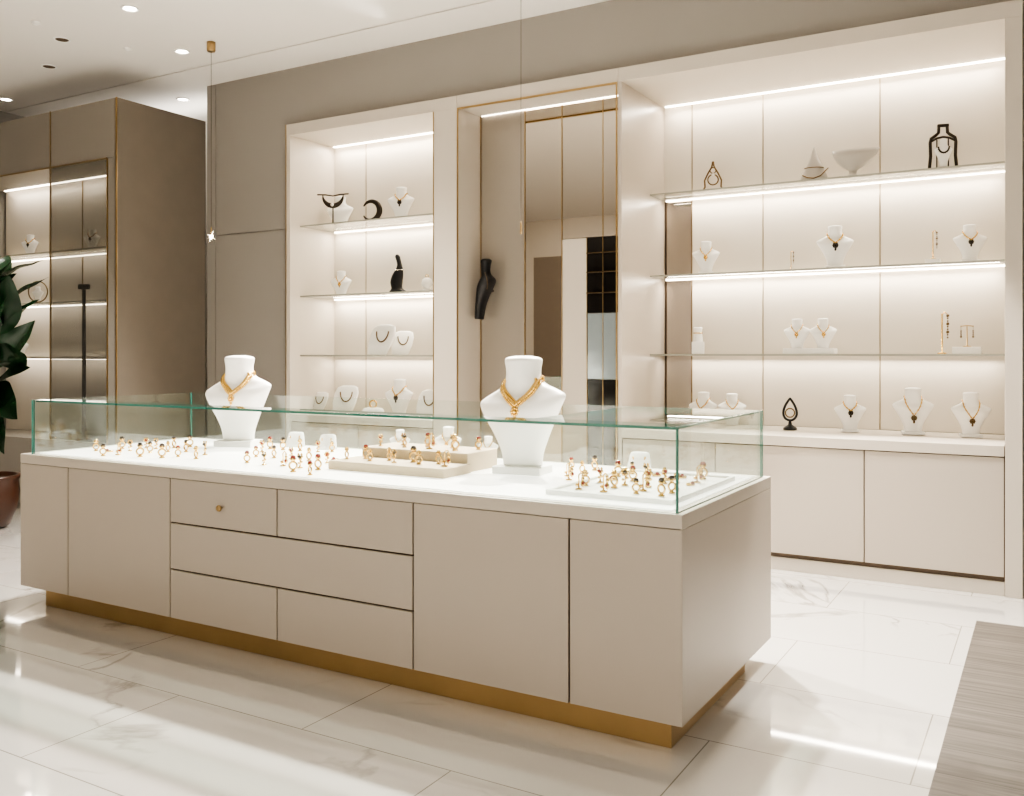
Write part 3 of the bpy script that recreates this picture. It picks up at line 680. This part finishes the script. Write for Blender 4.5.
# ---- far cabinet pieces
G2='display pieces in the tall taupe cabinet'
for u,z,px in [(30,2.12,22),(92,2.12,22),(20,1.22,22)]:
    bust(at(u,4.82,z),hpx(px,u,4.82),.4,'dark','small pale bust behind glass',plate=False,group=G2)
thing('bangle_stand','large round dark bangle hoop on a foot','bracelet stand',at(38,4.82,1.69),[part('hoop',mesh('hoop',M_bronze,lambda bm:(add_tube(bm,circ(.10,32,z=.115),.006,8,True),add_lathe(bm,[(.045,0),(.045,.01),(.01,.016),(.008,.02)],20)))),part('necklace_form',mesh('necklace_form',M_white,lambda bm:add_loft(bm,[(z*.3+.02,rx*.3,ry*.3,0,0) for z,rx,ry,_,_ in BP],24)))],.4,.9)
thing('necklace_post','tall slim black necklace post with a top bar','necklace display',at(84,4.63,.551),[part('post',mesh('post',M_black,lambda bm:(add_lathe(bm,[(.06,0),(.06,.012),(.016,.018),(.014,1.18),(.014,1.22)],16),add_box(bm,-.045,.045,-.014,.014,1.22,1.26,.003))))],.4,1.0)

# ------------------------------------------------------------ plant
px_,py_=XY(-14,3.77),3.77
def potf(bm): add_lathe(bm,[(.10,0),(.15,.02),(.20,.14),(.215,.26),(.205,.34),(.225,.36),(.225,.38),(.195,.38),(.19,.34)],36)
pot=mesh('pot',M_pot,potf)
soil=mesh('soil',M_soil,lambda bm:add_lathe(bm,[(.18,.338),(.18,.35),(.1,.356),(.01,.357)],24))
tr=[(0,0,.34),(.02,-.01,.7),(.01,.0,1.05),(.04,.0,1.4),(.04,0,1.85)]
tr2=[(.06,0,.34),(.13,-.03,.55),(.15,-.03,.80),(.19,-.03,1.1),(.20,-.03,1.4)]
trunk=mesh('trunk',M_trunk,lambda bm:(add_tube(bm,tr,[.02,.017,.014,.011,.007],10),add_tube(bm,tr2,[.012,.010,.009,.007,.005],8)))
def leaf(bm,base,az,pitch,L,W,roll=None):
    t=bmesh.new(); n=14; rows_=[]
    for i in range(n+1):
        f=i/n; w=W*(math.sin(math.pi*min(1,f**.85)))**.8*(1-.30*f)+.001; bend=-.20*f*f*L
        rows_.append([t.verts.new((f*L,s_*w,bend+.24*abs(s_)*w+.005*math.sin(f*14+s_))) for s_ in (-1,-.5,0,.5,1)])
    for i in range(n):
        for j in range(4): t.faces.new((rows_[i][j],rows_[i+1][j],rows_[i+1][j+1],rows_[i][j+1]))
    M=Matrix.Translation(base)@Matrix.Rotation(az,4,'Z')@Matrix.Rotation(-pitch,4,'Y')@Matrix.Rotation(random.uniform(-1.0,1.0) if roll is None else roll,4,'X')
    merge(bm,t,M)
def foli(bm):
    for i in range(18):
        f=i/17; z=1.0+.80*f
        az=i*2.4
        leaf(bm,(.04+.03*math.cos(az),.03*math.sin(az),z),az,random.uniform(.3,1.0)+.3*f,random.uniform(.36,.48),random.uniform(.10,.125))
    # outward leaves on the thinner stem
    for az,z,pt,L,ro in [(-.9,1.05,.2,.46,.9),(-.3,1.02,-.5,.38,1.0),(.1,1.18,.3,.38,-.9),(-1.4,1.0,-.4,.44,.8),(-.6,1.25,1.0,.48,1.2),(.2,1.38,1.2,.46,-1.0),(-1.2,1.35,.7,.46,.6),(-.6,.95,-1.1,.42,.9),(-1.0,1.62,1.0,.46,.8),(-.2,1.55,.8,.40,1.1),(-1.2,1.05,-1.2,.42,.4)]:
        leaf(bm,(.17,-.03,z) if z<1.45 else (.05,0,z),az,pt,L,.135,ro)
folm=mesh('foliage',M_leaf,foli)
thing('potted_plant','leafy dark green rubber plant in a brown glazed pot','plant',(px_,py_,0),[part('pot',pot),part('soil',soil),part('trunk',trunk),part('foliage',folm,label='large glossy dark green pointed leaves')])

# ------------------------------------------------------------ pendants & downlights
def pend(x,y,zl,lit=True):
    cap=mesh('ceiling_cap',M_brass,lambda bm:add_lathe(bm,[(.028,-.07),(.032,-.06),(.032,-.001),(.01,0)],20))
    wire=mesh('cable',M_cord,lambda bm:add_tube(bm,[(0,0,-.07),(0,0,zl-CE+.05)],.0016,6))
    body=mesh('lamp_body',M_brass,lambda bm:add_lathe(bm,[(.002,.06),(.005,.05),(.006,.01),(.007,.0),(.006,-.004)],16))
    def star(bm):
        add_ball(bm,(0,0,-.012),.013,2)
        for i in range(8):
            a=i*math.pi/4+.3; d=Vector((math.cos(a),0,math.sin(a)))
            add_tube(bm,[Vector((0,0,-.012))+d*.010,Vector((0,0,-.012))+d*(.045 if i%2 else .030)],[.0011,.0003],5)
    bulb=mesh('bulb',M_spark if lit else M_brass,star if lit else (lambda bm:add_ball(bm,(0,0,-.010),.007,2)))
    thing('pendant_lamp','slender brass pendant lamp with a tiny sparkling bulb' if lit else 'slender unlit brass pendant on a long thin cable','pendant lamp',(x,y,CE),[part('ceiling_cap',cap),part('cable',wire),part('lamp_body',body,(0,0,zl-CE)),part('bulb',bulb,(0,0,zl-CE))],group='slim brass pendants')
pend(-5.29,4.67,2.12); pend(XY(521,4.67),4.67,1.97,False)
dl_ring=mesh('trim_ring',M_white,lambda bm:add_tube(bm,[(.052*math.cos(a*math.pi/12),.052*math.sin(a*math.pi/12),-.003) for a in range(24)],.007,8,True))
dl_lamp=mesh('lamp',M_lamp,lambda bm:add_lathe(bm,[(.036,-.004),(.036,-.0005)],20))
dl_dark=mesh('lamp',M_gap,lambda bm:add_lathe(bm,[(.045,-.006),(.045,-.0005)],20))
for i,(u,v) in enumerate([(130,8),(182,51),(62,39),(49,66),(183,99),(6,99),(128,48),(36,22)]):
    t=(CE-H)*F/(HZ-v); r=(u-512)/F; x,y=t*(-S+r*C),t*(C+r*S)
    dark=i in (2,3)
    if i in (6,7): 
        solo('sprinkler_cap','small white round ceiling sprinkler cap','ceiling fixture',mesh('cap',M_white,lambda bm:add_lathe(bm,[(.012,-.02),(.03,-.008),(.03,-.0005)],16)),(x,y,CE)); continue
    thing('recessed_downlight','unlit dark round recessed ceiling fitting' if dark else 'round recessed ceiling downlight, lit','ceiling light',(x,y,CE),[part('trim_ring',dl_ring),part('lamp',dl_dark if dark else dl_lamp)],group='ceiling downlights')

# ------------------------------------------------------------ lights
def area(x,y,z,sx,sy,W,col=(1,.945,.87),rot=(0,0,0)):
    d=bpy.data.lights.new('added_fill','AREA'); d.shape='RECTANGLE'; d.size=sx; d.size_y=sy; d.energy=W; d.color=col
    o=bpy.data.objects.new('added_fill',d); link(o); o.location=(x,y,z); o.rotation_euler=rot
def spot(x,y,z,tx,ty,tz,W,ang=60,blend=.5,col=(1,.935,.85),size=.06):
    d=bpy.data.lights.new('key_or_added_spot','SPOT'); d.energy=W; d.spot_size=math.radians(ang); d.spot_blend=blend; d.color=col; d.shadow_soft_size=size
    o=bpy.data.objects.new('key_or_added_spot',d); link(o); o.location=(x,y,z)
    o.rotation_euler=(Vector((tx,ty,tz))-Vector((x,y,z))).to_track_quat('-Z','Y').to_euler()
area(-.8,.2,3.5,3.2,2.5,8)  # added soft fill overhead, no fixture there
area(.4,-2.35,1.5,4.4,2.0,58,rot=(math.radians(90),0,0))  # added upright fill behind the camera, no window there
area(-7.3,5.8,3.28,2,.3,8,rot=(math.radians(180),0,0))  # added upward fill that lightens the ceiling above the tall cabinet
area(1.5,3,3.5,1.5,2.5,5)  # added soft fill above the right side
for x in (-4.0,-3.1,-2.2,-1.3):
    spot(x,3.9,3.48,x,3.3,.76,110,40)  # added narrow spots that brighten the glass case
spot(-3.9,4.95,3.48,-3.8,2.1,0,1150,118,.6,size=.10)
spot(-1.95,4.95,3.48,-1.5,2.3,0,1000,112,.6,size=.05)
spot(-.5,4.7,3.48,-.45,4.55,0,460,48,.25,size=.03)
spot(-6.4,3.4,3.48,-6.4,3.2,0,220,80)  # added spot filling the left side of the room
spot(-6.8,.2,3.48,-7.0,-2.5,1.8,160,90,.8)  # added spot lifting the front wall as the mirror shows it
w=bpy.data.worlds.new('world'); w.use_nodes=True; w.node_tree.nodes['Background'].inputs[0].default_value=(.8,.75,.7,1); w.node_tree.nodes['Background'].inputs[1].default_value=.3
scene.world=w
try:
    scene.view_settings.look='AgX - High Contrast'; scene.view_settings.exposure=.0
except Exception: pass

# ------------------------------------------------------------ camera
cd=bpy.data.cameras.new('camera'); cam=bpy.data.objects.new('camera',cd); link(cam)
cd.sensor_width=36; cd.lens=F/1024*36; cd.shift_y=-(398-HZ)/1024; cd.clip_start=.05
cam.location=(0,0,H); cam.rotation_euler=(math.radians(90),0,YAW)
scene.camera=cam
